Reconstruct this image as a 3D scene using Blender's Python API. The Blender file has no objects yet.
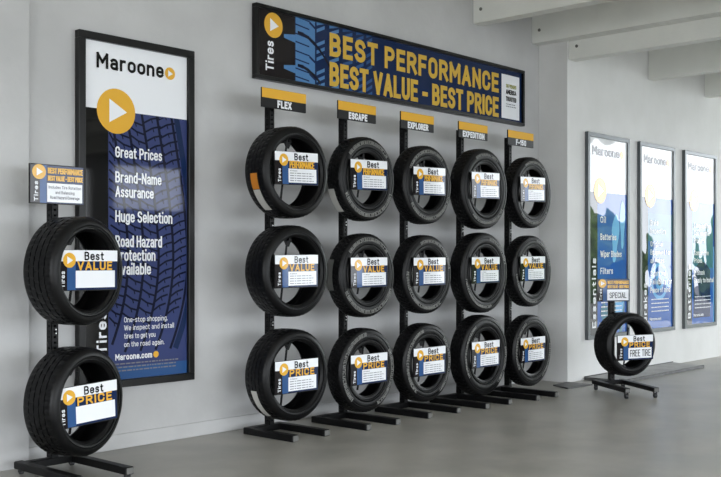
import bpy, math, random
from mathutils import Vector, Matrix
random.seed(7)
SC = bpy.context.scene
COL = SC.collection
PI = math.pi

# ------------------------------------------------------------------ materials
def lin(c):
    return tuple((v / 12.92 if v <= .04045 else ((v + .055) / 1.055) ** 2.4) for v in c) + (1,)
def rgb(r, g, b): return lin((r / 255, g / 255, b / 255))
def mat(name, col, rough=.5, metal=0, coat=0, coat_rough=.05, spec=.5):
    m = bpy.data.materials.new(name); m.use_nodes = True
    b = m.node_tree.nodes['Principled BSDF']
    b.inputs['Base Color'].default_value = col
    b.inputs['Roughness'].default_value = rough
    b.inputs['Metallic'].default_value = metal
    b.inputs['Coat Weight'].default_value = coat
    b.inputs['Coat Roughness'].default_value = coat_rough
    b.inputs['Specular IOR Level'].default_value = spec
    return m
def noise_mat(name, c1, c2, scale, rough=(.5, .6), bump=.1, detail=6, bscale=60, pos=(.35, .65), spec=.5):
    m = mat(name, c1, spec=spec); nt = m.node_tree; N = nt.nodes; L = nt.links
    b = N['Principled BSDF']
    tc = N.new('ShaderNodeTexCoord')
    n = N.new('ShaderNodeTexNoise'); n.inputs['Scale'].default_value = scale; n.inputs['Detail'].default_value = detail
    L.new(tc.outputs['Object'], n.inputs['Vector'])
    r = N.new('ShaderNodeValToRGB')
    r.color_ramp.elements[0].position = pos[0]; r.color_ramp.elements[1].position = pos[1]
    r.color_ramp.elements[0].color = c1; r.color_ramp.elements[1].color = c2
    L.new(n.outputs['Fac'], r.inputs['Fac']); L.new(r.outputs['Color'], b.inputs['Base Color'])
    mr = N.new('ShaderNodeMapRange'); mr.inputs['To Min'].default_value = rough[0]; mr.inputs['To Max'].default_value = rough[1]
    L.new(n.outputs['Fac'], mr.inputs['Value']); L.new(mr.outputs['Result'], b.inputs['Roughness'])
    n2 = N.new('ShaderNodeTexNoise'); n2.inputs['Scale'].default_value = bscale; n2.inputs['Detail'].default_value = 4
    L.new(tc.outputs['Object'], n2.inputs['Vector'])
    bp = N.new('ShaderNodeBump'); bp.inputs['Strength'].default_value = bump; bp.inputs['Distance'].default_value = .01
    L.new(n2.outputs['Fac'], bp.inputs['Height']); L.new(bp.outputs['Normal'], b.inputs['Normal'])
    return m
def wavy(m, scale=2.2, strength=.25):
    nt = m.node_tree; N = nt.nodes; L = nt.links; b = N['Principled BSDF']
    tc = N.new('ShaderNodeTexCoord'); n = N.new('ShaderNodeTexNoise')
    n.inputs['Scale'].default_value = scale; n.inputs['Detail'].default_value = 1
    L.new(tc.outputs['Object'], n.inputs['Vector'])
    bp = N.new('ShaderNodeBump'); bp.inputs['Strength'].default_value = strength; bp.inputs['Distance'].default_value = .02
    L.new(n.outputs['Fac'], bp.inputs['Height']); L.new(bp.outputs['Normal'], b.inputs['Coat Normal'])
    return m

WALL = noise_mat('painted_wall', rgb(176, 176, 176), rgb(192, 192, 192), 1.3, (.5, .7), .25, 7, 14)
WALL_LIT = noise_mat('painted_wall_lit', rgb(206, 206, 204), rgb(218, 218, 217), 1.3, (.5, .65), .12, 5, 35)  # lighter copy of the wall paint: daylight on the right wall put into colour
CEIL = noise_mat('painted_ceiling', rgb(226, 227, 222), rgb(234, 235, 230), 1.2, (.6, .7), .1, 5, 40)
BEAM = noise_mat('painted_beam', rgb(224, 225, 220), rgb(232, 233, 228), 2.0, (.6, .7), .2, 5, 30)
FLOOR = noise_mat('polished_concrete', rgb(144, 142, 135), rgb(168, 165, 158), 1.9, (.26, .46), .08, 10, 9, (.36, .64))
RUB = noise_mat('tire_rubber', rgb(8, 8, 9), rgb(12, 12, 13), 9, (.30, .44), .1, 4, 120, spec=.22)
LETTER = mat('raised_letter_rubber', rgb(128, 128, 125), .6)
STEEL = noise_mat('black_powder_coat', rgb(8, 8, 9), rgb(12, 12, 13), 20, (.38, .48), .05, spec=.22)
BOLT = mat('zinc_bolt', rgb(200, 200, 200), .3, 1)
CAST = mat('caster_wheel', rgb(40, 40, 42), .5)
CAPM = mat('grey_plastic_cap', rgb(95, 95, 92), .5)
PLATE = noise_mat('grey_steel_plate', rgb(140, 140, 140), rgb(165, 165, 165), 5, (.4, .55), .2, 5, 90)
DPLATE = noise_mat('dark_steel_plate', rgb(55, 55, 55), rgb(80, 80, 80), 8, (.4, .5), .1)
FRB = mat('black_frame', rgb(9, 9, 9), .3, spec=.3)
FRG = mat('grey_frame', rgb(92, 96, 98), .35, .5)
def pr(name, c, coat=.6): return mat('print_' + name, rgb(*c), .5, 0, coat, .04, spec=.0)
GOLD = pr('gold', (222, 170, 62)); WHITE = pr('white', (232, 234, 238)); BLACK = pr('black', (10, 10, 11))
NAVY = pr('navy', (20, 38, 74)); BLUE = pr('blue', (46, 82, 132)); GREY = pr('grey', (120, 122, 128))
CHAR = pr('charcoal', (26, 22, 24)); MID = pr('midnight', (14, 18, 40)); INDIGO = pr('indigo', (54, 64, 108))
SKYB = pr('light_blue', (80, 124, 172)); LIME = pr('lime', (150, 150, 40)); ORANGE = pr('orange', (205, 130, 50))
BANG = pr('banner_gold', (204, 168, 70))
PAPER = mat('label_paper', rgb(190, 188, 182), .6)
CARD = mat('board_back', rgb(14, 14, 15), .4, spec=.25)
GLOSS = {}
for nm, c in dict(white=(238, 240, 242), charcoal=(44, 46, 52), blue=(40, 92, 170), light=(110, 175, 225), teal=(52, 110, 130),
                  gold=(238, 180, 50), black=(20, 20, 22), navy=(20, 36, 84)).items():
    GLOSS[nm] = wavy(mat('glossy_film_' + nm, rgb(*c), .5, 0, 1.0, .015, spec=0), 2.5, .35)

# ------------------------------------------------------------------ mesh helpers
class MB:
    def __init__(s): s.v = []; s.f = []; s.m = []; s.mi = 0
    def add(s, vs, fs, M=None):
        o = len(s.v)
        s.v += [tuple(M @ Vector(v)) if M else tuple(v) for v in vs]
        s.f += [tuple(i + o for i in f) for f in fs]; s.m += [s.mi] * len(fs); return s
    def box(s, x0, x1, y0, y1, z0, z1, M=None, bev=0):
        if bev:
            b = bev; P = []
            for (z, k) in ((z0, b), (z0 + b, 0), (z1 - b, 0), (z1, b)):
                for (x, y) in ((x0 + b + k, y0 + k), (x1 - b - k, y0 + k), (x1 - k, y0 + b + k), (x1 - k, y1 - b - k),
                               (x1 - b - k, y1 - k), (x0 + b + k, y1 - k), (x0 + k, y1 - b - k), (x0 + k, y0 + b + k)): P.append((x, y, z))
            F = [tuple(range(7, -1, -1)), tuple(range(24, 32))]
            for j in range(3):
                for i in range(8): F.append((j * 8 + i, j * 8 + (i + 1) % 8, j * 8 + 8 + (i + 1) % 8, j * 8 + 8 + i))
            return s.add(P, F, M)
        P = [(x, y, z) for z in (z0, z1) for (x, y) in ((x0, y0), (x1, y0), (x1, y1), (x0, y1))]
        return s.add(P, [(3, 2, 1, 0), (4, 5, 6, 7), (0, 1, 5, 4), (1, 2, 6, 5), (2, 3, 7, 6), (3, 0, 4, 7)], M)
    def cyl(s, p0, p1, r, n=12, r1=None):
        p0 = Vector(p0); p1 = Vector(p1); d = p1 - p0; q = d.to_track_quat('Z', 'Y'); r1 = r if r1 is None else r1
        P = []
        for k, (p, rr) in enumerate(((p0, r), (p1, r1))):
            for i in range(n):
                a = 2 * PI * i / n; P.append(tuple(p + q @ Vector((rr * math.cos(a), rr * math.sin(a), 0))))
        F = [(i, (i + 1) % n, n + (i + 1) % n, n + i) for i in range(n)] + [tuple(range(n - 1, -1, -1)), tuple(range(n, 2 * n))]
        return s.add(P, F)
    def prism(s, pts, y0, y1, M=None):      # polygon in x,z (counter-clockwise seen from -Y), between y0 (front) and y1
        n = len(pts)
        P = [(x, y0, z) for x, z in pts] + [(x, y1, z) for x, z in pts]
        F = [tuple(range(n)), tuple(range(2 * n - 1, n - 1, -1))] + [(i, n + i, n + (i + 1) % n, (i + 1) % n) for i in range(n)]
        return s.add(P, F, M)
    def flat(s, pts, y, M=None):
        return s.add([(x, y, z) for x, z in pts], [tuple(range(len(pts)))], M)
    def rect(s, x0, x1, z0, z1, y): return s.flat([(x0, z0), (x1, z0), (x1, z1), (x0, z1)], y)
    def disc(s, x, z, r, y, n=32): return s.flat([(x + r * math.cos(2 * PI * i / n), z + r * math.sin(2 * PI * i / n)) for i in range(n)], y)
    def build(s, name, mats, parent=None, smooth=None, loc=None, rz=0):
        me = bpy.data.meshes.new(name); me.from_pydata(s.v, [], s.f)
        if not isinstance(mats, (list, tuple)): mats = [mats]
        for m in mats: me.materials.append(m)
        me.polygons.foreach_set('material_index', s.m)
        me.update()
        if smooth:
            me.polygons.foreach_set('use_smooth', [True] * len(me.polygons)); me.set_sharp_from_angle(angle=math.radians(smooth))
        o = bpy.data.objects.new(name, me); COL.objects.link(o)
        if parent: o.parent = parent
        if loc: o.location = loc
        o.rotation_euler[2] = rz
        return o

# lettering drawn as strokes: plain condensed sans, cap height 1, centre lines
def _arc(cx, cy, rx, ry, a0, a1, n=8):
    return [(cx + rx * math.cos(math.radians(a0 + (a1 - a0) * i / n)), cy + ry * math.sin(math.radians(a0 + (a1 - a0) * i / n))) for i in range(n + 1)]
def _oval(w, y0, y1, r=None):
    r = r or w / 2; r = min(r, (y1 - y0) / 2)
    return _arc(w - r, y1 - r, r, r, 0, 90, 4) + _arc(r, y1 - r, r, r, 90, 180, 4) + _arc(r, y0 + r, r, r, 180, 270, 4) + _arc(w - r, y0 + r, r, r, 270, 360, 4) + [(w, y1 - r)]
U = .52; X_ = .70; LW = .44
GL = {
 'A': (.58, [[(0, 0), (.29, 1), (.58, 0)], [(.10, .30), (.48, .30)]]),
 'B': (U, [[(0, .53), (.30, .53)] + _arc(.30, .265, .22, .265, 90, -90) + [(0, 0), (0, 1), (.28, 1)] + _arc(.28, .765, .20, .235, 90, -90)]),
 'C': (U, [_arc(.26, .74, .26, .26, 0, 180, 8) + _arc(.26, .26, .26, .26, 180, 360, 8)]),
 'D': (U, [[(0, 0), (0, 1), (.24, 1)] + _arc(.24, .72, .28, .28, 90, 0, 5) + _arc(.24, .28, .28, .28, 0, -90, 5) + [(0, 0)]]),
 'E': (.44, [[(.44, 1), (0, 1), (0, 0), (.44, 0)], [(0, .52), (.38, .52)]]),
 'F': (.44, [[(.44, 1), (0, 1), (0, 0)], [(0, .50), (.38, .50)]]),
 'G': (U, [_arc(.26, .74, .26, .26, 0, 180, 8) + _arc(.26, .26, .26, .26, 180, 360, 8) + [(.52, .46), (.30, .46)]]),
 'H': (U, [[(0, 0), (0, 1)], [(.52, 0), (.52, 1)], [(0, .52), (.52, .52)]]),
 'I': (.0, [[(0, 0), (0, 1)]]),
 'L': (.42, [[(0, 1), (0, 0), (.42, 0)]]),
 'M': (.70, [[(0, 0), (0, 1), (.35, .38), (.70, 1), (.70, 0)]]),
 'N': (.54, [[(0, 0), (0, 1), (.54, 0), (.54, 1)]]),
 'O': (U, [_oval(.52, 0, 1)]), 'Q': (U, [_oval(.52, 0, 1), [(.34, .2), (.54, -.04)]]),
 'P': (U, [[(0, 0), (0, 1), (.28, 1)] + _arc(.28, .73, .24, .27, 90, -90) + [(0, .46)]]),
 'R': (U, [[(0, 0), (0, 1), (.28, 1)] + _arc(.28, .74, .23, .26, 90, -90) + [(0, .48)], [(.26, .48), (.54, 0)]]),
 'S': (U, [_arc(.26, .76, .25, .24, 15, 180, 8) + _arc(.27, .76, .26, .24, 180, 250, 4) + _arc(.25, .25, .26, .26, 70, 0, 4) + _arc(.25, .24, .26, .24, 0, -165, 8)]),
 'T': (.50, [[(0, 1), (.50, 1)], [(.25, 1), (.25, 0)]]),
 'U': (U, [[(0, 1)] + _arc(.26, .26, .26, .26, 180, 360, 8) + [(.52, 1)]]),
 'V': (.56, [[(0, 1), (.28, 0), (.56, 1)]]),
 'W': (.84, [[(0, 1), (.21, 0), (.42, .9), (.63, 0), (.84, 1)]]),
 'X': (.54, [[(0, 0), (.54, 1)], [(0, 1), (.54, 0)]]),
 'Y': (.54, [[(0, 1), (.27, .46), (.54, 1)], [(.27, .46), (.27, 0)]]),
 '0': (U, [_oval(.50, 0, 1)]), '1': (.2, [[(0, .8), (.2, 1), (.2, 0)]]),
 '3': (.5, [_arc(.25, .76, .24, .24, 160, -80, 8), _arc(.25, .26, .25, .26, 90, -160, 8)]),
 '5': (.5, [[(.46, 1), (.04, 1), (.02, .56)] + _arc(.24, .30, .25, .30, 110, -150, 9)]),
 '-': (.28, [[(0, .42), (.28, .42)]]), '.': (.0, [[(0, -.02), (0, .07)]]),
 'a': (.42, [_arc(.21, .50, .21, .20, 150, 0, 6) + [(.42, 0)], [(.42, .38), (.2, .38)] + _arc(.19, .19, .19, .19, 90, 270, 6) + [(.30, 0), (.42, .10)]]),
 'b': (LW, [[(0, 1), (0, 0)], _oval(.44, 0, X_)]), 'd': (LW, [[(.44, 1), (.44, 0)], _oval(.44, 0, X_)]),
 'c': (.40, [_arc(.21, .49, .21, .21, 10, 180, 6) + _arc(.21, .21, .21, .21, 180, 350, 6)]),
 'e': (LW, [[(0, .36), (.44, .36)] + _arc(.22, .48, .22, .22, 0, 180, 7) + _arc(.22, .22, .22, .22, 180, 335, 7)]),
 'f': (.30, [[(.30, 1), (.22, 1)] + _arc(.24, .86, .14, .14, 90, 180, 4) + [(.10, 0)], [(0, .68), (.28, .68)]]),
 'g': (LW, [_oval(.44, 0, X_), [(.44, .70), (.44, -.08)] + _arc(.22, -.08, .22, .18, 0, -150, 6)]),
 'h': (LW, [[(0, 1), (0, 0)], [(0, .48)] + _arc(.22, .48, .22, .22, 180, 0, 7) + [(.44, 0)]]),
 'i': (.0, [[(0, 0), (0, .64)], [(0, .99), (0, 1.03)]]), 'j': (.1, [[(.1, X_), (.1, -.1), (0, -.2)], [(.1, .9), (.1, 1.02)]]),
 'k': (.40, [[(0, 1), (0, 0)], [(.38, .70), (.02, .30)], [(.13, .42), (.40, 0)]]),
 'l': (.0, [[(0, 0), (0, 1)]]),
 'm': (.72, [[(0, X_), (0, 0)], [(0, .50)] + _arc(.18, .52, .18, .18, 180, 0, 6) + [(.36, 0)], [(.36, .52)] + _arc(.54, .52, .18, .18, 180, 0, 6) + [(.72, 0)]]),
 'n': (LW, [[(0, X_), (0, 0)], [(0, .48)] + _arc(.22, .48, .22, .22, 180, 0, 7) + [(.44, 0)]]),
 'o': (LW, [_oval(.46, 0, X_)]), 'p': (LW, [[(0, X_), (0, -.26)], _oval(.44, 0, X_)]), 'q': (LW, [[(.44, X_), (.44, -.26)], _oval(.44, 0, X_)]),
 'r': (.28, [[(0, X_), (0, 0)], [(0, .46)] + _arc(.22, .46, .22, .24, 180, 75, 5)]),
 's': (.38, [_arc(.19, .53, .18, .17, 20, 180, 6) + _arc(.20, .53, .19, .17, 180, 250, 3) + _arc(.18, .18, .19, .18, 70, 0, 3) + _arc(.18, .17, .19, .17, 0, -160, 6)]),
 't': (.30, [[(.12, .92), (.12, .16)] + _arc(.26, .14, .14, .14, 180, 270, 4) + [(.30, 0)], [(0, .68), (.28, .68)]]),
 'u': (LW, [[(0, X_)] + _arc(.22, .22, .22, .22, 180, 360, 7) + [(.44, X_)], [(.44, X_), (.44, 0)]]),
 'v': (.44, [[(0, X_), (.22, 0), (.44, X_)]]), 'w': (.66, [[(0, X_), (.17, 0), (.33, .62), (.49, 0), (.66, X_)]]),
 'x': (.42, [[(0, 0), (.42, X_)], [(0, X_), (.42, 0)]]), 'y': (.44, [[(0, X_), (.22, 0)], [(.44, X_), (.16, -.26)]]),
 'z': (.40, [[(0, X_), (.40, X_), (0, 0), (.40, 0)]]),
}
def text(mb, s, x0, x1, z0, z1, y, weight=.14, rot=False):
    """a line of lettering filling x0..x1, z0 the baseline and z1 the cap height (rot: reads upward)"""
    if rot: La, Lb, Ha, Hb = z0, z1, x1, x0
    else: La, Lb, Ha, Hb = x0, x1, z0, z1
    cap = abs(Hb - Ha); t = weight * cap; gap = .15
    strokes = []; adv = 0; first = True
    for ch in s:
        if ch == ' ': adv += .36; continue
        w, st = GL[ch]
        cut = []
        for pl in st:               # break the stroke where it turns sharply, so every limb keeps its width
            cur = [pl[0]]
            for i in range(1, len(pl)):
                cur.append(pl[i])
                if i < len(pl) - 1:
                    a_ = (pl[i][0] - pl[i - 1][0], pl[i][1] - pl[i - 1][1]); b_ = (pl[i + 1][0] - pl[i][0], pl[i + 1][1] - pl[i][1])
                    la, lb = math.hypot(*a_), math.hypot(*b_)
                    if la > .1 and lb > .1 and (a_[0] * b_[0] + a_[1] * b_[1]) / (la * lb) < -.15: cut.append(cur); cur = [pl[i]]
            cut.append(cur)
        strokes.append((adv, cut)); adv += w + gap + weight
    tot = adv - gap - weight
    sx = (abs(Lb - La) - t) / tot; sy = cap - t
    def place(u, v): return (La + t / 2 + u * sx, t / 2 + v * sy)
    for a, st in strokes:
        for si, pl in enumerate(st):
            ys = y - .0003 * si
            p = [place(a + u, v) for u, v in pl]
            q = [p[0]]
            for c in p[1:]:
                if math.hypot(c[0] - q[-1][0], c[1] - q[-1][1]) > t * .02: q.append(c)
            if len(q) < 2: continue
            closed = math.hypot(q[0][0] - q[-1][0], q[0][1] - q[-1][1]) < t * .05
            n = len(q); L1 = []; R1 = []
            for i in range(n):
                if closed and i in (0, n - 1): A, B, C = q[-2], q[0], q[1]
                else: A, B, C = q[max(i - 1, 0)], q[i], q[min(i + 1, n - 1)]
                d1 = (B[0] - A[0], B[1] - A[1]); d2 = (C[0] - B[0], C[1] - B[1])
                l1 = math.hypot(*d1); l2 = math.hypot(*d2)
                d1 = (d1[0] / l1, d1[1] / l1) if l1 else (d2[0] / l2, d2[1] / l2); d2 = (d2[0] / l2, d2[1] / l2) if l2 else d1
                nx, ny = -(d1[1] + d2[1]), d1[0] + d2[0]; ln = math.hypot(nx, ny) or 1; nx /= ln; ny /= ln
                k = 1 / max(.55, nx * -d1[1] + ny * d1[0])
                e = 0
                ex = ey = 0
                if not closed and i == 0: ex, ey = -d2[0] * t / 2, -d2[1] * t / 2
                if not closed and i == n - 1: ex, ey = d1[0] * t / 2, d1[1] * t / 2
                L1.append((B[0] + nx * k * t / 2 + ex, B[1] + ny * k * t / 2 + ey)); R1.append((B[0] - nx * k * t / 2 + ex, B[1] - ny * k * t / 2 + ey))
            P = L1 + R1
            if rot: P3 = [(Ha - v, ys - .00002 * (k % n), u) for k, (u, v) in enumerate(P)]
            else: P3 = [(u, ys - .00002 * (k % n), Ha + v) for k, (u, v) in enumerate(P)]
            mb.add(P3, [(n + i, n + i + 1, i + 1, i) for i in range(n - 1)])
def line(parent, m, s, *a, **k):
    t = MB(); text(t, s, *a, **k); return t.build('lettering', m, parent)

def tag(o, label, cat, group=None, kind=None):
    o['label'] = label; o['category'] = cat
    if group: o['group'] = group
    if kind: o['kind'] = kind
    return o
def empty(name, loc=(0, 0, 0), rz=0):
    o = bpy.data.objects.new(name, None); COL.objects.link(o); o.empty_display_size = .1
    o.location = loc; o.rotation_euler[2] = rz; return o
def copy_tree(o, parent=None):
    c = o.copy(); COL.objects.link(c); c.parent = parent
    for k in ('group', 'label'):
        pass
    for ch in list(o.children): copy_tree(ch, c)
    return c
def struct(o): o['kind'] = 'structure'; return o

# ------------------------------------------------------------------ room
YW, YR, YL = 6.15, 5.78, 6.07          # bay wall, right wall face, left pier face
XL, XR, YF, ZC = -3.0, 21.0, -7.0, 4.35
struct(MB().box(XL - .2, XR + .2, YF - .2, 6.6, -.15, 0).build('floor', FLOOR))
struct(MB().box(XL - .2, XR + .2, YF - .2, 6.6, ZC, ZC + .15).build('ceiling', CEIL))
w = MB(); w.prism([(0, 0), (1, 0), (1, 1), (0, 1)], 0, 1) if False else None
def plan(pts, z0, z1):
    m = MB(); n = len(pts)
    P = [(x, y, z0) for x, y in pts] + [(x, y, z1) for x, y in pts]
    F = [tuple(range(n - 1, -1, -1)), tuple(range(n, 2 * n))] + [(i, (i + 1) % n, n + (i + 1) % n, n + i) for i in range(n)]
    return m.add(P, F)
struct(plan([(3.436, YW), (9.86, YW), (9.86, YW + .3), (3.436, YW + .3)], 0, ZC).build('wall_back', WALL))
struct(MB().box(XL, 3.436, YL, YW + .3, 0, ZC, bev=0).build('wall_back_left_pier', WALL))
struct(MB().box(9.83, XR, YR, YW + .3, 0, ZC).build('wall_right', WALL_LIT))
lw = MB(); lw.box(XL - .2, XL, YF, -5.5, 0, ZC); lw.box(XL - .2, XL, -5.5, 3.5, 3.5, ZC); lw.box(XL - .2, XL, 3.5, YW + .3, 0, ZC)
struct(lw.build('wall_left', WALL))
struct(MB().box(-60, XL - .2, -30, 30, -.2, -.02).build('ground', FLOOR))
# opposite wall with a wide roll-up opening and a high window
f = MB()
f.box(XL, -1.5, YF - .2, YF, 0, ZC); f.box(-1.5, 12.4, YF - .2, YF, 3.4, ZC); f.box(12.4, 13.0, YF - .2, YF, 0, ZC)
f.box(3.2, 3.6, YF - .2, YF, 0, 3.4); f.box(7.8, 8.2, YF - .2, YF, 0, 3.4)
f.box(13.0, 15.0, YF - .2, YF, 0, 2.55); f.box(13.0, 15.0, YF - .2, YF, 3.55, ZC); f.box(15.0, 17.2, YF - .2, YF, 0, ZC); f.box(17.2, 20.6, YF - .2, YF, 3.0, ZC); f.box(20.6, XR, YF - .2, YF, 0, ZC)
struct(f.build('wall_front', WALL))
e = MB()
e.box(XR, XR + .2, YF, -5.2, 0, ZC); e.box(XR, XR + .2, -5.2, 5.2, 4.2, ZC); e.box(XR, XR + .2, 5.2, YW + .3, 0, ZC); e.box(XR, XR + .2, -1.35, -1.1, 0, 4.2)
struct(e.build('wall_end', WALL))
# overhead beams, square to the wall
for i, (x, wd, zb, ye) in enumerate([(8.55, .15, 3.84, YW), (9.68, .2, 3.815, YW), (9.86, .15, 3.61, YR), (11.80, .13, 3.65, YR), (13.51, .15, 3.64, YR)]):
    b = MB(); b.box(x, x + wd, YF, ye - .001, zb, ZC - .001, bev=.004)
    o = struct(b.build('trim_%d' % (i + 1), BEAM))
    if i < 3:
        bb = MB(); bb.cyl((x - .006, ye - .1, zb + .14), (x + .001, ye - .1, zb + .14), .018, 10); bb.build('bolt', CAPM, o)
# shallow plinth line at the foot of the bay wall
struct(MB().box(3.45, 9.82, YW - .012, YW - .0005, 0.0005, .11, bev=.004).build('baseboard_back', WALL))

# outside ground and planting seen through the openings and in the glossy posters
GRASS = noise_mat('pavement', rgb(95, 97, 95), rgb(115, 116, 112), .5, (.8, .9), .1)
struct(MB().box(XR + .2, 60, -30, 30, -.2, -.02).build('ground', GRASS))
struct(MB().box(-25, XR + .2, -30, YF - .2, -.2, -.02).build('ground', GRASS))
LEAF = noise_mat('hedge_leaves', rgb(48, 74, 34), rgb(92, 120, 62), 3, (.7, .9), .8, 8, 12)
def hedge(x, y, sx, sy, h, label):
    m = MB(); n = 26; k = 12; rr = random.Random(int(x * 7 + y * 3)); P = []; F = []
    for j in range(k + 1):
        t = j / k; rad = (1 - max(0, t - .35) ** 2 * 1.9) if t < 1 else .2
        for i in range(n):
            a = 2 * PI * i / n; q = rad * (1 + rr.uniform(-.12, .12))
            P.append((sx * q * math.copysign(abs(math.cos(a)) ** .7, math.cos(a)), sy * q * math.copysign(abs(math.sin(a)) ** .7, math.sin(a)), h * t * (1 + rr.uniform(-.02, .04)) - .02))
    for j in range(k):
        for i in range(n): F.append((j * n + i, j * n + (i + 1) % n, (j + 1) * n + (i + 1) % n, (j + 1) * n + i))
    F.append(tuple(range(k * n, k * n + n)))
    m.add(P, F); o = m.build('hedge', LEAF, smooth=60, loc=(x, y, 0)); tag(o, label, 'hedge', 'hedges outside the open end')
hedge(36, -10.4, 2, 4.3, 3.8, 'clipped green hedge outside the open end, furthest from the posters')
hedge(37, 0, 2, 4.3, 4.4, 'tallest clipped green hedge outside the middle of the open end')
hedge(36, 10.2, 2, 4.3, 4.0, 'clipped green hedge outside the open end, nearest the poster wall')

# ------------------------------------------------------------------ tires
def tire_mesh(D, W, hole, style, rec=0.0):
    R = D / 2; h = W / 2; rb = hole * R; pr_ = []       # (y, r, kind)
    mid = (rb + .97 * R) / 2
    side = [(-.70, rb), (-.80, rb + .004), (-.86, rb + .014), (-.90, rb + .022), (-.90, rb + .028)]
    if style != 'low':
        side += [(-.99, rb + .033), (-.99, rb + .041), (-.91, rb + .050), (-.975, mid - .012), (-1.0, mid), (-1.0, mid + .015),
                 (-.96, .86 * R), (-1.02, .868 * R), (-1.01, .885 * R), (-.95, .898 * R)]
    else:
        side += [(-.975, rb + .030), (-.985, rb + .038), (-.93, rb + .048), (-1.0, mid), (-.99, .87 * R), (-.97, .90 * R)]
    side += [(-.93, .93 * R), (-.87, .957 * R), (-.80, .975 * R)]
    prof = [(y * h, r, 0) for y, r in side]
    gd = .008 if style == 'low' else .010
    ng = 4; lim = .74
    edges = [-lim]
    tr = []
    ribs = ng + 1; gw = .05
    span = 2 * lim; rw = (span - ng * gw) / ribs
    y = -lim
    for k in range(ribs):
        y0, y1 = y, y + rw
        def crown(yy): return R * (1 - .012 * (yy / lim) ** 2)
        tag_ = 1 if k in (0, ribs - 1) else 2
        for q in range(3):
            yy = y0 + (y1 - y0) * q / 2; tr.append((yy * h, crown(yy), tag_))
        if k < ribs - 1:
            tr.append((y1 * h + .001, crown(y1) - gd, 0)); tr.append(((y1 + gw) * h - .001, crown(y1) - gd, 0))
        y = y1 + gw
    prof += tr
    prof += [(-y * h, r, 0) for y, r in reversed(side)]
    t = .012
    inner = [(.74, rb + .006), (.80, rb + .03), (.86, mid), (.82, .90 * R), (.60, R - t - .012), (0, R - t - .008), (-.60, R - t - .012), (-.82, .90 * R), (-.86, mid), (-.80, rb + .03), (-.74, rb + .006)]
    prof += [(y * h, r, 0) for y, r in inner]
    n = 150; P = []; F = []
    for i in range(n):
        a = 2 * PI * i / n
        for (y, r, k) in prof:
            if k == 1 and i % 3 == 0: r -= .006
            if k == 2 and style != 'low' and (i + int(y * 400)) % 3 == 0: r -= .006
            if k == 2 and style == 'low' and (i + int(abs(y) * 300)) % 5 == 0: r -= .005
            P.append((r * math.cos(a), y, r * math.sin(a)))
    m = len(prof)
    for i in range(n):
        for j in range(m):
            F.append((i * m + j, i * m + (j + 1) % m, ((i + 1) % n) * m + (j + 1) % m, ((i + 1) % n) * m + j))
    return P, F
def arc_marks(D, W, hole, seed, arcs):
    """raised characters on the outer sidewall, too worn by distance to read"""
    m = MB(); rr = random.Random(seed); R = D / 2; h = W / 2; rb = hole * R; mid = (rb + .97 * R) / 2
    for (a0, a1, r0, hh) in arcs:
        a = a0
        while a < a1:
            w_ = rr.uniform(2.6, 4.6); k = rr.choice((0, 1, 2, 3))
            def bar(b0, b1, q0, q1):
                P = []
                for y in (-h * 1.0 - .0035, -h * .97):
                    for (b, q) in ((b0, q0), (b1, q0), (b1, q1), (b0, q1)):
                        t = math.radians(b); P.append((q * math.cos(t), y, q * math.sin(t)))
                m.add(P, [(0, 1, 2, 3), (0, 4, 5, 1), (1, 5, 6, 2), (2, 6, 7, 3), (3, 7, 4, 0)])
            bar(a, a + .9, r0, r0 + hh)
            if k != 0: bar(a, a + w_, r0 + hh - .004, r0 + hh)
            if k != 1: bar(a, a + w_, r0, r0 + .004)
            if k != 2: bar(a + w_ - .9, a + w_, r0, r0 + hh)
            if k == 3: bar(a, a + w_, r0 + hh / 2 - .002, r0 + hh / 2 + .002)
            a += w_ + 1.3
    return m
def tread_label(D, W, a0, a1, y0, y1):
    m = MB(); R = D / 2 + .0015; n = 14; P = []
    for i in range(n + 1):
        a = math.radians(a0 + (a1 - a0) * i / n)
        for y in (y0 * W / 2, y1 * W / 2): P.append((R * math.cos(a), y, R * math.sin(a)))
    m.add(P, [(2 * i, 2 * i + 1, 2 * i + 3, 2 * i + 2) for i in range(n)]); return m

TY = {  # D, W, hole ratio, style
    'a': (.722, .25, .735, 'low'), 'b': (.718, .17, .60, 'at'), 'c': (.718, .17, .62, 'at'), 'd': (.788, .175, .60, 'at'),
    'e': (.745, .155, .64, 'at'), 'l': (.697, .265, .71, 'low'), 'f': (.661, .245, .70, 'low')}
ARCS = {'b': [(40, 140, .292, .030), (205, 335, .292, .032)], 'c': [(50, 150, .290, .026), (215, 340, .290, .030)],
        'd': [(55, 120, .322, .024), (230, 320, .322, .024)], 'e': [(50, 120, .305, .022), (225, 320, .305, .026)]}
proto = {}
def tire(kind, loc, rz, label, group):
    if kind not in proto:
        D, W, hole, st = TY[kind]; P, F = tire_mesh(D, W, hole, st)
        o = MB().add(P, F).build('tire', RUB, smooth=32)
        for ar in ARCS.get(kind, ()): arc_marks(D, W, hole, ord(kind) + int(ar[0]), [ar]).build('raised_lettering', LETTER, o)
        proto[kind] = o
    else:
        o = proto[kind].copy(); COL.objects.link(o)
        for ch in list(proto[kind].children):
            if ch.name.startswith('raised_lettering'):
                c = ch.copy(); COL.objects.link(c); c.parent = o
    o.location = loc; o.rotation_euler[2] = rz
    return tag(o, label, 'tire', group)
def add_label(o, kind, a0, a1, y0, y1, m, lab=None, name='tread_sticker'):
    D, W, _, _ = TY[kind]; c = tread_label(D, W, a0, a1, y0, y1).build(name, m, o)
    if lab: c['label'] = lab
    return c

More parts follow.
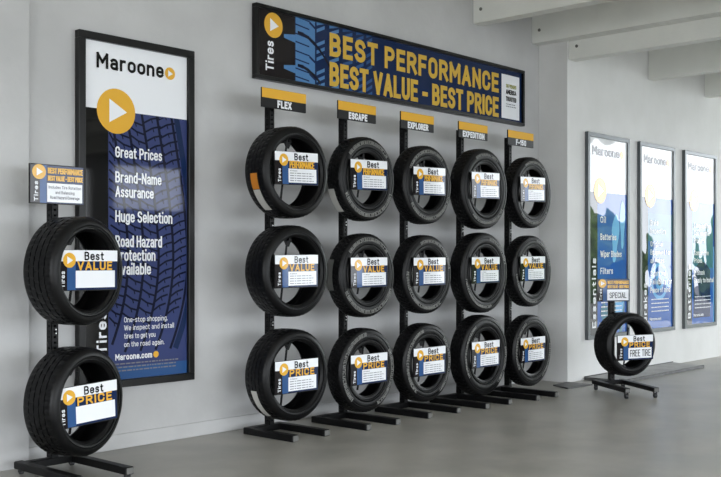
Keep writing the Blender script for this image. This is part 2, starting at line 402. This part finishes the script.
# ------------------------------------------------------------------ printed signs
def logo(mb, x, z, r, y, gi, wi):
    mb.mi = gi; mb.disc(x, z, r, y); mb.mi = wi
    mb.flat([(x - .36 * r, z - .52 * r), (x + .56 * r, z), (x - .36 * r, z + .52 * r)], y - .0006)
def art_rows(mb, x0, x1, z0, z1, y, n):
    rr = random.Random(int(x0 * 1000) + n)
    for k in range(n):
        z = z1 - (k + .5) * (z1 - z0) / n; x = x0
        while x < x1 - .02:
            L_ = rr.uniform(.012, .05); mb.rect(x, min(x + L_, x1), z - (z1 - z0) / n * .18, z + (z1 - z0) / n * .18, y); x += L_ + .008
def price_sign(word, note, loc, rz, roll, rod_h, label, group, rod_x=-.02, back=.11):
    W, H = .468, .256; x0, z0 = -W / 2, -H / 2
    X = lambda t: x0 + t * W
    Z = lambda t: z0 + t * H
    o = empty('price_sign', loc, rz)
    b = MB().box(x0, -x0, -.006, .006, z0, -z0).build('board', CARD, o)
    m = MB(); y = -.0066
    m.mi = 0; m.rect(X(.005), X(.165), Z(.02), Z(.72), y)
    m.mi = 1; m.rect(X(.165), X(.30), Z(.02), Z(.72), y)
    m.mi = 2; m.rect(X(.30), X(.985), Z(.02), Z(.72), y)
    m.mi = 3; m.rect(X(.005), X(.995), Z(.72), Z(.99), y)
    m.rect(X(.30), X(.95), Z(.07), Z(.49), y - .0006)
    m.mi = 1
    for k in range(5): m.flat([(X(.175), Z(.04 + .085 * k)), (X(.29), Z(.09 + .085 * k)), (X(.29), Z(.12 + .085 * k)), (X(.175), Z(.065 + .085 * k))], y - .0004)
    logo(m, X(.20), Z(.745), .047, y - .0012, 4, 3)
    m.build('printed_face', [CHAR, BLUE, NAVY, WHITE, GOLD], b)
    yy = y - .0022
    line(b, BLACK, 'Best', X(.44), X(.76), Z(.745), Z(.955), yy, .17)
    line(b, GOLD, word, X(.325), X(.90), Z(.50), Z(.725), yy - .0004, .21 if len(word) < 8 else .17)
    line(b, WHITE, 'Tires', X(.060), X(.125), Z(.08), Z(.48), yy, .18, rot=True)
    if note == 'small':
        t = MB(); text(t, 'All Season', X(.33), X(.50), Z(.41), Z(.45), yy, .2)
        for k in range(4): art_rows(t, X(.33), X(.93 - .1 * (k % 2)), Z(.10 + .075 * k), Z(.16 + .075 * k), yy, 1)
        t.build('small_print', GREY, b)
    elif note: line(b, BLACK, note, X(.34), X(.92), Z(.14), Z(.41), yy, .11)
    b.rotation_euler[1] = -roll
    r = MB(); r.cyl((rod_x + .01, back - .05, rod_h), (rod_x - .01, back, -rod_h), .009, 8)
    r.cyl((0, .004, 0), (rod_x, back - .025, 0), .006, 8)
    r.build('support_rod', STEEL, o, smooth=40)
    return tag(o, label, 'sign', group)
def top_sign(parent, cx, y, z0, z1, W, lines, tilt=0):
    H = z1 - z0; x0 = cx - W / 2
    X = lambda t: x0 + t * W
    Z = lambda t: z0 + t * H
    b = MB().box(x0, x0 + W, y, y + .014, z0, z1).build('header_board', CARD, parent)
    m = MB(); yy = y - .0008
    m.mi = 0; m.rect(X(.01), X(.18), Z(.02), Z(.98), yy)
    m.mi = 1; m.rect(X(.18), X(.30), Z(.02), Z(.98), yy)
    m.mi = 2; m.rect(X(.30), X(.99), Z(.02), Z(.98), yy)
    m.mi = 3; m.rect(X(.31), X(.965), Z(.05), Z(.53), yy - .0006)
    logo(m, X(.165), Z(.80), .19 * H, yy - .001, 4, 3)
    m.build('printed_face', [CHAR, BLUE, NAVY, WHITE, GOLD], b)
    yy -= .0022
    line(b, GOLD, 'BEST PERFORMANCE', X(.32), X(.975), Z(.77), Z(.92), yy, .20)
    line(b, GOLD, 'BEST VALUE - BEST PRICE', X(.32), X(.975), Z(.59), Z(.72), yy, .20)
    line(b, WHITE, 'Tires', X(.07), X(.145), Z(.06), Z(.56), yy, .2, rot=True)
    if len(lines) == 1: line(b, BLACK, lines[0], X(.38), X(.90), Z(.15), Z(.40), yy, .11)
    else:
        for k, q in enumerate(lines):
            w_ = .0275 * len(q); c = .637
            line(b, GREY, q, X(c - w_ / 2), X(c + w_ / 2), Z(.39 - .13 * k), Z(.47 - .13 * k), yy, .16)
    return b

# ------------------------------------------------------------------ racks
def post_mesh(m, x, y, z0, z1, w=.05, d=.06):
    """square post whose front and left faces are slotted"""
    t = .003
    m.box(x + w / 2 - t, x + w / 2, y - d / 2, y + d / 2, z0, z1)
    m.box(x - w / 2, x + w / 2, y + d / 2 - t, y + d / 2, z0, z1)
    for a in (x - w / 2, x + w / 2 - .016): m.box(a, a + .016, y - d / 2, y - d / 2 + t, z0, z1)
    for a in (y - d / 2, y + d / 2 - .022): m.box(x - w / 2, x - w / 2 + t, a, a + .022, z0, z1)
    z = z0
    while z < z1:
        zz = min(z + .022, z1)
        m.box(x - w / 2 + .016, x + w / 2 - .016, y - d / 2, y - d / 2 + t, z, zz)
        m.box(x - w / 2, x - w / 2 + t, y - d / 2 + .022, y + d / 2 - .022, z, zz)
        z += .036
def rack(loc, rz, ztop, feet, tires, label, group, casters=0, foot_z=(0, .052), foot_y=(-.70, .03), ty=-.21, tdx=0, nm='tire_display_rack'):
    """loc: foot of the post. feet: x of the two feet. tires: (z, hole radius) hooks"""
    o = empty(nm, loc, rz)
    m = MB(); post_mesh(m, 0, 0, foot_z[1], ztop); m.build('post', STEEL, o)
    z0, z1 = foot_z
    MB().box(min(feet) + .025, max(max(feet) - .025, .03), -.03, .03, z0, z1, bev=.004).build('crossbar', STEEL, o)
    for x in feet:
        ft = MB().box(x - .03, x + .03, foot_y[0], foot_y[1], z0, z1, bev=.004).build('foot', STEEL, o)
        MB().box(x - .026, x + .026, foot_y[0] - .006, foot_y[0], z0 + .004, z1 - .004, bev=.003).build('end_cap', CAPM, ft)
        if casters:
            for yy in (foot_y[0] + .03, foot_y[1] - .04):
                c = MB(); c.cyl((x - .012, yy, z0 * .42), (x + .012, yy, z0 * .42), z0 * .42, 16)
                c.box(x - .017, x - .013, yy - .012, yy + .012, z0 * .4, z0 + .002); c.box(x + .013, x + .017, yy - .012, yy + .012, z0 * .4, z0 + .002)
                c.mi = 0; c.build('caster', CAST, ft, smooth=40)
    for (z, rh) in tires:
        h = MB(); zt = z + rh - .004
        h.box(-.012, .012, ty - .03, -.029, zt - .022, zt)
        h.prism([(-.045, zt - .01), (.045, zt - .01), (.012, zt - .07), (-.012, zt - .07)], ty - .004, ty + .004)
        h.box(-.04, .04, -.036, -.029, zt - .075, zt + .01)
        h.build('tire_hook', STEEL, o)
        if z - rh > .3:
            b = MB()
            for dz in (-.085, -.11): b.cyl((.006, -.030, z - rh + dz - .06), (.006, -.036, z - rh + dz - .06), .005, 8)
            b.build('bolt', BOLT, o)
    return tag(o, label, 'display rack', group)

COLS = [('a', 5.463, 5.46, (5.24, 5.58), (2.055, 1.281, .467), 'FLEX', .0), ('b', 6.326, 6.331, (5.995, 6.36), (2.057, 1.238, .432), 'ESCAPE', -.03),
        ('c', 7.150, 7.155, (6.80, 7.215), (2.053, 1.239, .435), 'EXPLORER', -.01), ('d', 8.025, 8.050, (7.60, 7.975), (2.064, 1.246, .440), 'EXPEDITION', -.03),
        ('e', 8.873, 8.918, (8.385, 8.73), (2.072, 1.255, .428), 'F-150', -.05)]
SX = [-.04, -.02, -.02, -.04, -.05]
ordn = ['leftmost', 'second', 'middle', 'fourth', 'rightmost']
hw = {'FLEX': (.34, .66), 'ESCAPE': (.27, .76), 'EXPLORER': (.20, .82), 'EXPEDITION': (.13, .88), 'F-150': (.30, .70)}
rown = ['top', 'middle', 'bottom']; words = ['PERFORMANCE', 'VALUE', 'PRICE']
look = ['wide-opening low-profile black tire', 'black tire with raised sidewall characters', 'black tire with ridged sidewall ring',
        'large black tire with smooth sidewall', 'small-looking far black tire']
for ci, (k, px, tx, feet, zs, name, sx) in enumerate(COLS):
    D, W, hole, st = TY[k]
    side = ['leftmost of the five tall three-tire racks', 'tall black rack second from left of the five', 'middle one of the five tall black racks',
            'tall black rack fourth from left of the five', 'rightmost of the five tall racks beside the wall corner'][ci]
    r = rack((px, 5.93, 0), 0, 2.66, (feet[0] - px, feet[1] - px), [(z, hole * D / 2) for z in zs], side + ', yellow and black header', 'tall tire display racks under the banner',
             foot_y=((5.40, 5.335, 5.345, 5.305, 5.255)[ci] - 5.93, .03))
    hb = MB().box(-.212, .273, -.142, -.128, 2.562, 2.716, bev=.002).build('header_sign', CARD, r)
    a = MB().box(-.02, .02, -.129, -.028, 2.59, 2.62); a.build('sign_bracket', STEEL, r)
    fc = MB(); fc.rect(-.210, .271, 2.638, 2.714, -.1428); c_ = fc.build('yellow_band', GOLD, hb); c_['label'] = 'yellow upper band'
    a0, a1 = hw[name]; line(hb, WHITE, name, -.212 + .485 * a0, -.212 + .485 * a1, 2.570, 2.630, -.1436, .24)
    for ri, z in enumerate(zs):
        place = '%s of %s' % (('top tire', 'middle tire', 'bottom tire')[ri], ('the leftmost tall rack', 'the second tall rack from left', 'the middle tall rack of five', 'the fourth tall rack from left', 'the rightmost tall rack')[ci])
        desc = ['wide-mouthed low-profile black tire', 'black all-terrain tire', 'black tire with ringed sidewall', 'extra large black tire', 'black truck tire nearest the wall corner'][ci]
        o = tire(k, (tx, 5.72, z), 0, '%s, %s' % (desc, place), 'tires on the tall racks')
        o.rotation_euler[1] = (0, .7, 1.9)[ri] if k != 'a' else 0
        if (ci, ri) == (0, 0):
            add_label(o, k, 184, 204, -.35, .25, ORANGE, 'orange printed tread sticker'); add_label(o, k, 204.5, 236, -.35, .25, PAPER)
        if (ci, ri) == (0, 2): add_label(o, k, 196, 238, -.2, .3, PAPER)
        if (ci, ri) == (1, 0): o.rotation_euler[1] = 0; add_label(o, k, 196, 232, -.1, .7, PAPER)
        if (ci, ri) == (1, 1): o.rotation_euler[1] = 0; add_label(o, k, 158, 200, 0, .8, CAPM)
        price_sign(words[ri], 'small', (tx + SX[ci], 5.72 - W / 2 - .02, z + ((.022, 0, 0) if ci == 0 else (.028, .026, .018))[ri]), 0, (.03, .01, 0)[ri], hole * D / 2 - .03,
                   'Best %s card in front of the %s' % (words[ri].capitalize() if 0 else words[ri].lower(), place), 'price signs in the tall racks', rod_x=-.02, back=W / 2 + .02)

# left stand with two tires
LR = math.radians(17)
r = rack((3.49, 5.87, 0), 0, 1.78, (-.21, .155), [(1.297, .70 * .34), (.463, .70 * .34)], 'shorter black two-tire rack in front of the big poster at far left', None,
         casters=1, foot_z=(.032, .08), foot_y=(-.64, .06), ty=-.2)
top_sign(r, .0, -.06, 1.728, 1.982, .392, ['Includes Tire Rotation', 'and Balancing', 'Road Hazard Coverage'])
for i, z in enumerate((1.297, .463)):
    o = tire('l', (3.525, 5.66, z), LR, 'black low-profile tire on the two-tire rack at left, %s one' % ('upper', 'lower')[i], 'tires on the two-tire rack')
    d = Vector((math.sin(LR), -math.cos(LR)))
    price_sign(('VALUE', 'PRICE')[i], None, (3.475 + d.x * .15, 5.66 + d.y * .16, z + (.005, -.005)[i]), math.radians(5), (-.0, .045)[i], .20,
               'Best %s card with blank white box on the two-tire rack at left' % ('value', 'price')[i], 'price signs in the two-tire rack', back=.14)

# free-standing one-tire stand
FR = math.radians(-36); FT = math.radians(-22)
r = rack((9.61, 5.125, 0), FR, 1.0, (-.165, .145), [(.495, .70 * .33)], 'small black one-tire stand on casters in front of the glossy posters', None,
         casters=1, foot_z=(.06, .105), foot_y=(-.70, .06), ty=-.17, nm='tire_display_stand')
top_sign(r, -.005, -.06, .935, 1.172, .37, ['SPECIAL'])
o = tire('f', (9.562, 4.945, .497), FT, 'black low-profile tire alone on the small caster stand at right', None)
d = Vector((math.sin(FT), -math.cos(FT)))
price_sign('PRICE', 'FREE TIRE', (9.535 + d.x * .15, 4.925 + d.y * .15, .475), FT, 0, .2, 'Best price free tire card on the small caster stand', None, back=.14)

# ------------------------------------------------------------------ banner
def frame(parent, x0, x1, z0, z1, y0, y1, t, m):
    f = MB(); f.box(x0, x1, y0, y1, z0, z0 + t, bev=.003); f.box(x0, x1, y0, y1, z1 - t, z1, bev=.003)
    f.box(x0, x0 + t, y0, y1, z0 + t - .002, z1 - t + .002, bev=.003); f.box(x1 - t, x1, y0, y1, z0 + t - .002, z1 - t + .002, bev=.003)
    return f.build('frame', m, parent)
def clipq(mb, pts, y): mb.flat(pts, y)
o = empty('banner_sign', (0, 0, 0)); tag(o, 'long black-framed navy banner with yellow block lettering high on the wall', 'banner')
frame(o, 5.47, 9.45, 2.855, 3.469, 6.09, 6.15, .032, FRB)
y = 6.118; m = MB()
m.mi = 0; m.rect(5.49, 5.93, 2.875, 3.45, y)
m.mi = 1; m.rect(5.93, 9.43, 2.875, 3.45, y)
m.mi = 2; m.rect(9.03, 9.375, 2.91, 3.385, y - .001)
logo(m, 5.68, 3.32, .104, y - .002, 3, 2)
pn = m.build('panel', [CHAR, NAVY, WHITE, GOLD], o)
# tread artwork: blue blocks between dark grooves
t = MB(); rr = random.Random(3)
def blk(x0, x1, z0, z1, sk, mi): 
    t.mi = mi; c = lambda z: max(2.887, min(3.437, z))
    t.flat([(x0, c(z0)), (x1, c(z0 + sk)), (x1, c(z1 + sk)), (x0, c(z1))], y - .0015)
for k in range(-1, 5):
    zz = 2.86 + k * .148
    blk(5.935, 6.10, zz, zz + .066, -.02, 0); blk(5.935, 6.10, zz + .078, zz + .136, -.02, 0)
    blk(6.10, 6.17, zz - .02, zz + .105, -.04, 0)
for cx, ww in ((6.19, .10), (6.35, .12), (6.52, .13), (6.70, .10), (6.84, .08)):
    for k in range(-2, 12):
        zz = 2.85 + k * .062
        if k % 4 == 3: continue
        blk(cx, cx + ww, zz, zz + .030, .045, 0 if cx < 6.5 else 1)
t.mi = 2
for zc in (3.30, 3.02):        # curved dark grooves running across
    q = [(5.96 + .07 * i, zc - .010 * i * i * .75 + .01) for i in range(8)]
    for (xa, za), (xb, zb_) in zip(q, q[1:]):
        if zb_ < 2.9: break
        t.flat([(xa, za - .012), (xb, zb_ - .016), (xb, zb_ + .016), (xa, za + .012)], y - .0022)
t.mi = 0
for zc in (3.25, 2.99): t.flat([(5.80, zc - .012), (5.935, zc - .035), (5.935, zc + .035), (5.80, zc + .018)], y - .0012)
t.build('tread_artwork', [SKYB, BLUE, MID], pn)
yy = y - .004
line(pn, BANG, 'BEST PERFORMANCE', 6.35, 8.97, 3.168, 3.375, yy, .21)
line(pn, BANG, 'BEST VALUE - BEST PRICE', 6.35, 8.97, 2.905, 3.118, yy, .20)
line(pn, WHITE, 'Tires', 5.59, 5.68, 2.935, 3.185, yy, .17, rot=True)
line(pn, LIME, '30 YEARS', 9.11, 9.31, 3.245, 3.285, yy, .2)
line(pn, CHAR, 'AMERICA', 9.11, 9.31, 3.175, 3.225, yy, .2); line(pn, CHAR, 'TRUSTED', 9.11, 9.31, 3.10, 3.15, yy, .2)
t = MB(); art_rows(t, 9.11, 9.31, 3.03, 3.08, yy, 2); t.build('small_print', GREY, pn)

# ------------------------------------------------------------------ big poster
o = empty('poster', (0, 0, 0)); tag(o, 'large black-framed blue tire poster with white header behind the two-tire rack', 'poster')
px0, px1, pz0, pz1 = 3.83, 4.84, .45, 2.97
frame(o, px0, px1, pz0, pz1, 6.095, 6.15, .055, FRB)
y = 6.125; m = MB()
m.mi = 0; m.rect(px0 + .03, 4.085, pz0 + .03, 2.44, y)
m.mi = 1; m.rect(4.085, px1 - .03, pz0 + .03, 2.44, y)
m.mi = 2; m.rect(px0 + .03, px1 - .03, 2.44, pz1 - .03, y)
logo(m, 4.15, 2.436, .162, y - .003, 3, 2); logo(m, 4.625, 2.772, .047, y - .003, 3, 2)
pn = m.build('panel', [BLACK, INDIGO, WHITE, GOLD], o)
t = MB()
def seg(pts, w, mi, yy):
    t.mi = mi
    for (xa, za), (xb, zb_) in zip(pts, pts[1:]):
        dx, dz = xb - xa, zb_ - za; L_ = math.hypot(dx, dz) or 1; nx, nz = -dz / L_ * w / 2, dx / L_ * w / 2
        q = [(xa + nx, za + nz), (xa - nx, za - nz), (xb - nx, zb_ - nz), (xb + nx, zb_ + nz)]
        q = [(max(4.086, min(4.78, u)), max(.51, min(2.438, v))) for u, v in q]
        t.flat(q, yy)
def edge(s, z):         # x of the s-th groove at height z: the tread curves away to the left at the foot
    u = (2.44 - z) / 1.5
    return 4.10 + s * (.135 + .0 * u) + .16 * math.sin(min(u, 1.3) * 1.9) - .16 * max(0, u - .62) ** 2 * 3
zz = [2.44 - i * .06 for i in range(30)]
for s in range(0, 5): seg([(edge(s, z), z) for z in zz if edge(s, z) > 4.09], .022, 0, y - .001)
seg([(edge(4.35, z), z) for z in zz], .05, 1, y - .0008)
for s in range(-1, 4):
    for i in range(24):
        z = 2.44 - i * .066 - (s % 2) * .03; a, b = edge(s, z), edge(s + 1, z - .05)
        if a < 4.09: a = 4.09
        if b - a < .02 or z < .95: continue
        sl = .055 if s < 2 else -.055
        seg([(a, z), ((a + b) / 2, z - sl * .7), (b, z - sl)], .014, 0, y - .0012)
        seg([((a + b) / 2, z - sl * .7), ((a + b) / 2 + .01, z - sl * .7 - .03)], .009, 0, y - .0012)
t.mi = 2; t.rect(4.086, 4.785, .505, .60, y - .001)
t.build('tread_artwork', [MID, NAVY, BLUE], pn)
yy = y - .005
line(pn, BLACK, 'Maroone', 3.985, 4.565, 2.728, 2.838, yy, .185)
for q, x1, z0, z1 in (('Great Prices', 4.55, 2.105, 2.185), ('Brand-Name', 4.545, 1.925, 2.005), ('Assurance', 4.475, 1.82, 1.90), ('Huge Selection', 4.645, 1.64, 1.725),
                      ('Road Hazard', 4.55, 1.46, 1.545), ('Protection', 4.49, 1.36, 1.445), ('Available', 4.45, 1.26, 1.345)):
    line(pn, WHITE, q, 4.14, x1, z0, z1, yy, .15)
for q, x1, z0 in (('One-stop shopping.', 4.60, .915), ('We inspect and install', 4.66, .857), ('tires to get you', 4.49, .797), ('on the road again.', 4.57, .737)):
    line(pn, WHITE, q, 4.215, x1, z0, z0 + .038, yy, .12)
line(pn, WHITE, 'Maroone.com', 4.14, 4.46, .645, .69, yy, .19)
line(pn, WHITE, 'Tires', 3.985, 4.068, .70, 1.0, yy, .19, rot=True)
t = MB(); art_rows(t, 4.14, 4.70, .555, .63, yy, 3); t.build('small_print', GREY, pn)
t = MB(); t.disc(4.495, .667, .024, yy); t.build('logo_dot', GOLD, pn)

# ------------------------------------------------------------------ three glossy posters
G = GLOSS
PG = [('Essentials', 10.215, 11.225, ['Oil', 'Batteries', 'Wiper Blades', 'Filters', 'Fluids'], 'glossy grey-framed poster behind the one-tire stand, nearest the wall corner'),
      ('Brakes', 11.50, 12.49, ['Brake', 'Inspection', '', 'Original', 'Equipment for', 'all Makes', '', 'Safety and', 'Reliability for', 'Peace of mind'], 'middle of three glossy grey-framed posters on the right wall'),
      ('Batteries', 12.79, 13.83, ['Long-lasting', 'Cold weather', 'Products', '', 'Competitive', 'Prices', '', 'In Stock', 'Ready to Install'], 'glossy grey-framed poster at the far right end of the wall')]
for n, (title, x0, x1, lst, label) in enumerate(PG):
    o = empty('glossy_poster', (0, 0, 0)); tag(o, label, 'poster', 'glossy posters on the right wall')
    z0, z1 = .455, 2.843; yb = YR
    frame(o, x0, x1, z0, z1, yb - .045, yb, .05, FRG)
    y = yb - .025; m = MB(); xa, xb = x0 + .03, x1 - .03; W = xb - xa; za, zb = z0 + .03, z1 - .03
    xs = xa + .23 * W; zh = zb - .28 * (zb - za)
    m.mi = 0; m.rect(xa, xb, zh, zb, y)
    m.mi = 1; m.rect(xa, xs, za, zh, y)
    m.mi = 2; m.rect(xs, xb, za, zh, y)
    rr = random.Random(n + 5)
    if n == 0:        # wet swirls of oil and water
        for k in range(7):
            cx = rr.uniform(xs + .12, xb - .12); cz = rr.uniform(za + .2, zh - .2); m.mi = (3, 5)[k % 2]
            a = rr.uniform(.05, .1); b = rr.uniform(.15, .3); sh = rr.uniform(-.06, .06)
            m.flat([(cx + a * math.cos(q * PI / 10) * (1 + .3 * math.sin(3 * q * PI / 10)) * .9 + sh * math.sin(q * PI / 10), cz + b * math.sin(q * PI / 10)) for q in range(20)], y - .0008 - k * .0002)
    elif n == 1:      # disc brake rotor rings
        m.mi = 3
        cx, cz = xs + .35 * W, za + .62
        m.disc(cx, cz, .24, y - .0008); m.mi = 2; m.disc(cx, cz, .19, y - .0011); m.mi = 3; m.disc(cx, cz, .12, y - .0014); m.mi = 6; m.disc(cx, cz, .06, y - .0017)
        m.mi = 5; m.rect(xs, xb, zh - .55, zh - .2, y - .0006)
    else:             # battery block and a green-blue field
        m.mi = 5; m.rect(xs, xb - .06, zh - .9, zh, y - .0006); m.mi = 3; m.rect(xb - .06, xb, za, zh - .6, y - .0007)
        m.mi = 6; m.flat([(xs + .05, za + .1), (xb - .16, za + .1), (xb - .16, za + .75)] + [(xs + .05 + (xb - .21 - xs) * (1 - q / 6), za + .75 + .12 * math.sin(q / 6 * PI)) for q in range(7)], y - .0008)
    m.mi = 4; m.disc(xs + .06, zh + .02, .15, y - .003); m.mi = 0
    m.flat([(xs + .01, zh - .06), (xs + .14, zh + .02), (xs + .01, zh + .10)], y - .0036)
    m.mi = 4; m.disc(xb - .15, zb - .18, .045, y - .003)
    pn = m.build('panel', [G['white'], G['charcoal'], G['blue'], G['light'], G['gold'], G['teal'], G['navy']], o)
    yy = y - .0045
    line(pn, G['black'], 'Maroone', xa + .10, xb - .21, zb - .225, zb - .115, yy, .17)
    hgt = .068 if len(lst) > 5 else .075; st = .105 if len(lst) > 5 else .2; z = zh - .28
    for q in lst:
        if q: line(pn, G['white'], q, xs + .06, min(xb - .04, xs + .06 + .043 * len(q)), z - hgt, z, yy, .17)
        z -= st if q else .06
    line(pn, G['white'], title, xa + .085, xa + .175, za + .10, za + .10 + .078 * len(title) + .03, yy, .2, rot=True)
    for k in range(4):
        t = MB(); art_rows(t, xs + .08, xb - .14, za + .22 + .05 * k, za + .255 + .05 * k, yy, 1); t.build('small_print', G['white'], pn)
    line(pn, G['white'], 'Maroone.com', xs + .04, xs + .36, za + .12, za + .16, yy, .19)

# ------------------------------------------------------------------ floor plates
m = plan([(9.34, 5.49), (9.82, 5.46), (9.82, YR - .002), (9.48, 5.75)], 0, .014)
tag(m.build('steel_base_plate', DPLATE), 'thin dark steel plate on the floor at the foot of the white wall corner', 'floor plate')
o = empty('metal_platform', (0, 0, 0)); tag(o, 'low flat grey metal platform lying along the wall under the posters', 'platform')
pts = [(10.2, 5.31), (12.35, 5.31), (12.50, YR - .012), (10.2, YR - .012)]
plan(pts, .008, .03).build('deck', PLATE, o)
m = MB(); m.box(10.19, 12.37, 5.295, 5.31, 0, .036, bev=.002); m.box(10.185, 10.2, 5.31, YR - .012, 0, .036, bev=.002); m.build('edge_rail', DPLATE, o)
m = MB(); m.box(10.2, 12.5, YR - .012, YR - .002, 0, .042, bev=.002); m.build('rear_rail', DPLATE, o)

# ------------------------------------------------------------------ light
wd = bpy.data.worlds.new('sky'); SC.world = wd; wd.use_nodes = True
N = wd.node_tree.nodes; L = wd.node_tree.links; bg = N['Background']
tc = N.new('ShaderNodeTexCoord'); sp = N.new('ShaderNodeSeparateXYZ'); L.new(tc.outputs['Generated'], sp.inputs[0])
rp = N.new('ShaderNodeValToRGB'); rp.color_ramp.elements[0].position = .0; rp.color_ramp.elements[0].color = (.75, .80, .86, 1)
rp.color_ramp.elements[1].position = .5; rp.color_ramp.elements[1].color = (.95, .98, 1.0, 1)
L.new(sp.outputs['Z'], rp.inputs['Fac']); L.new(rp.outputs['Color'], bg.inputs['Color']); bg.inputs['Strength'].default_value = 8
def portal(loc, rot, sx, sy):
    l = bpy.data.lights.new('sky_portal', 'AREA'); l.shape = 'RECTANGLE'; l.size = sx; l.size_y = sy; l.cycles.is_portal = True
    o = bpy.data.objects.new('sky_portal', l); COL.objects.link(o); o.location = loc; o.rotation_euler = rot; return o
portal((5.45, YF - .1, 1.7), (PI / 2, 0, 0), 13.9, 3.4)
portal((XL - .1, -1, 1.75), (PI / 2, 0, -PI / 2), 9, 3.5)
portal((14, YF - .1, 3.05), (PI / 2, 0, 0), 2, 1)
portal((XR + .1, 0, 2.1), (PI / 2, 0, PI / 2), 10.4, 4.2)
portal((18.9, YF - .1, 1.5), (PI / 2, 0, 0), 3.4, 3)
# unseen tube fittings, added for general fill and highlights on the tires
TUBE = bpy.data.materials.new('fill_tube'); TUBE.use_nodes = True
b = TUBE.node_tree.nodes['Principled BSDF']; b.inputs['Emission Color'].default_value = (1, .97, .92, 1); b.inputs['Emission Strength'].default_value = 14
k = 0
for (x, yy_) in ((1.5, 2.2), (5.2, 2.2), (1.5, -2.5), (5.2, -2.5)):
    o = empty('ceiling_fill_light', (x, yy_, 0)); tag(o, 'added unseen ceiling fill tube, %s' % ('nearer the poster wall, left', 'nearer the poster wall, right', 'further back, left', 'further back, right')[k], 'ceiling light', 'unseen ceiling fill tubes'); k += 1
    MB().box(-.75, .75, -.12, .12, ZC - .07, ZC - .001, bev=.01).build('housing', BEAM, o)
    m = MB()
    for q in (-.06, .06): m.cyl((-.7, q, ZC - .09), (.7, q, ZC - .09), .018, 10)
    m.build('tube', TUBE, o, smooth=40)

# ------------------------------------------------------------------ camera
F = 1000.0; th = math.atan(905 / F)
cam = bpy.data.cameras.new('camera'); co = bpy.data.objects.new('camera', cam); COL.objects.link(co); SC.camera = co
cam.sensor_width = 36; cam.lens = 36 * F / 721; cam.shift_y = (261 - 238.5) / 721
co.location = (0, 0, 1.36); co.rotation_euler = (PI / 2, 0, th - PI / 2)
cam.clip_end = 200
vs = SC.view_settings
SC.display_settings.display_device = 'sRGB'
vs.view_transform = 'Standard'; vs.look = 'None'; vs.gamma = 1; vs.use_curve_mapping = False; vs.exposure = 0.12
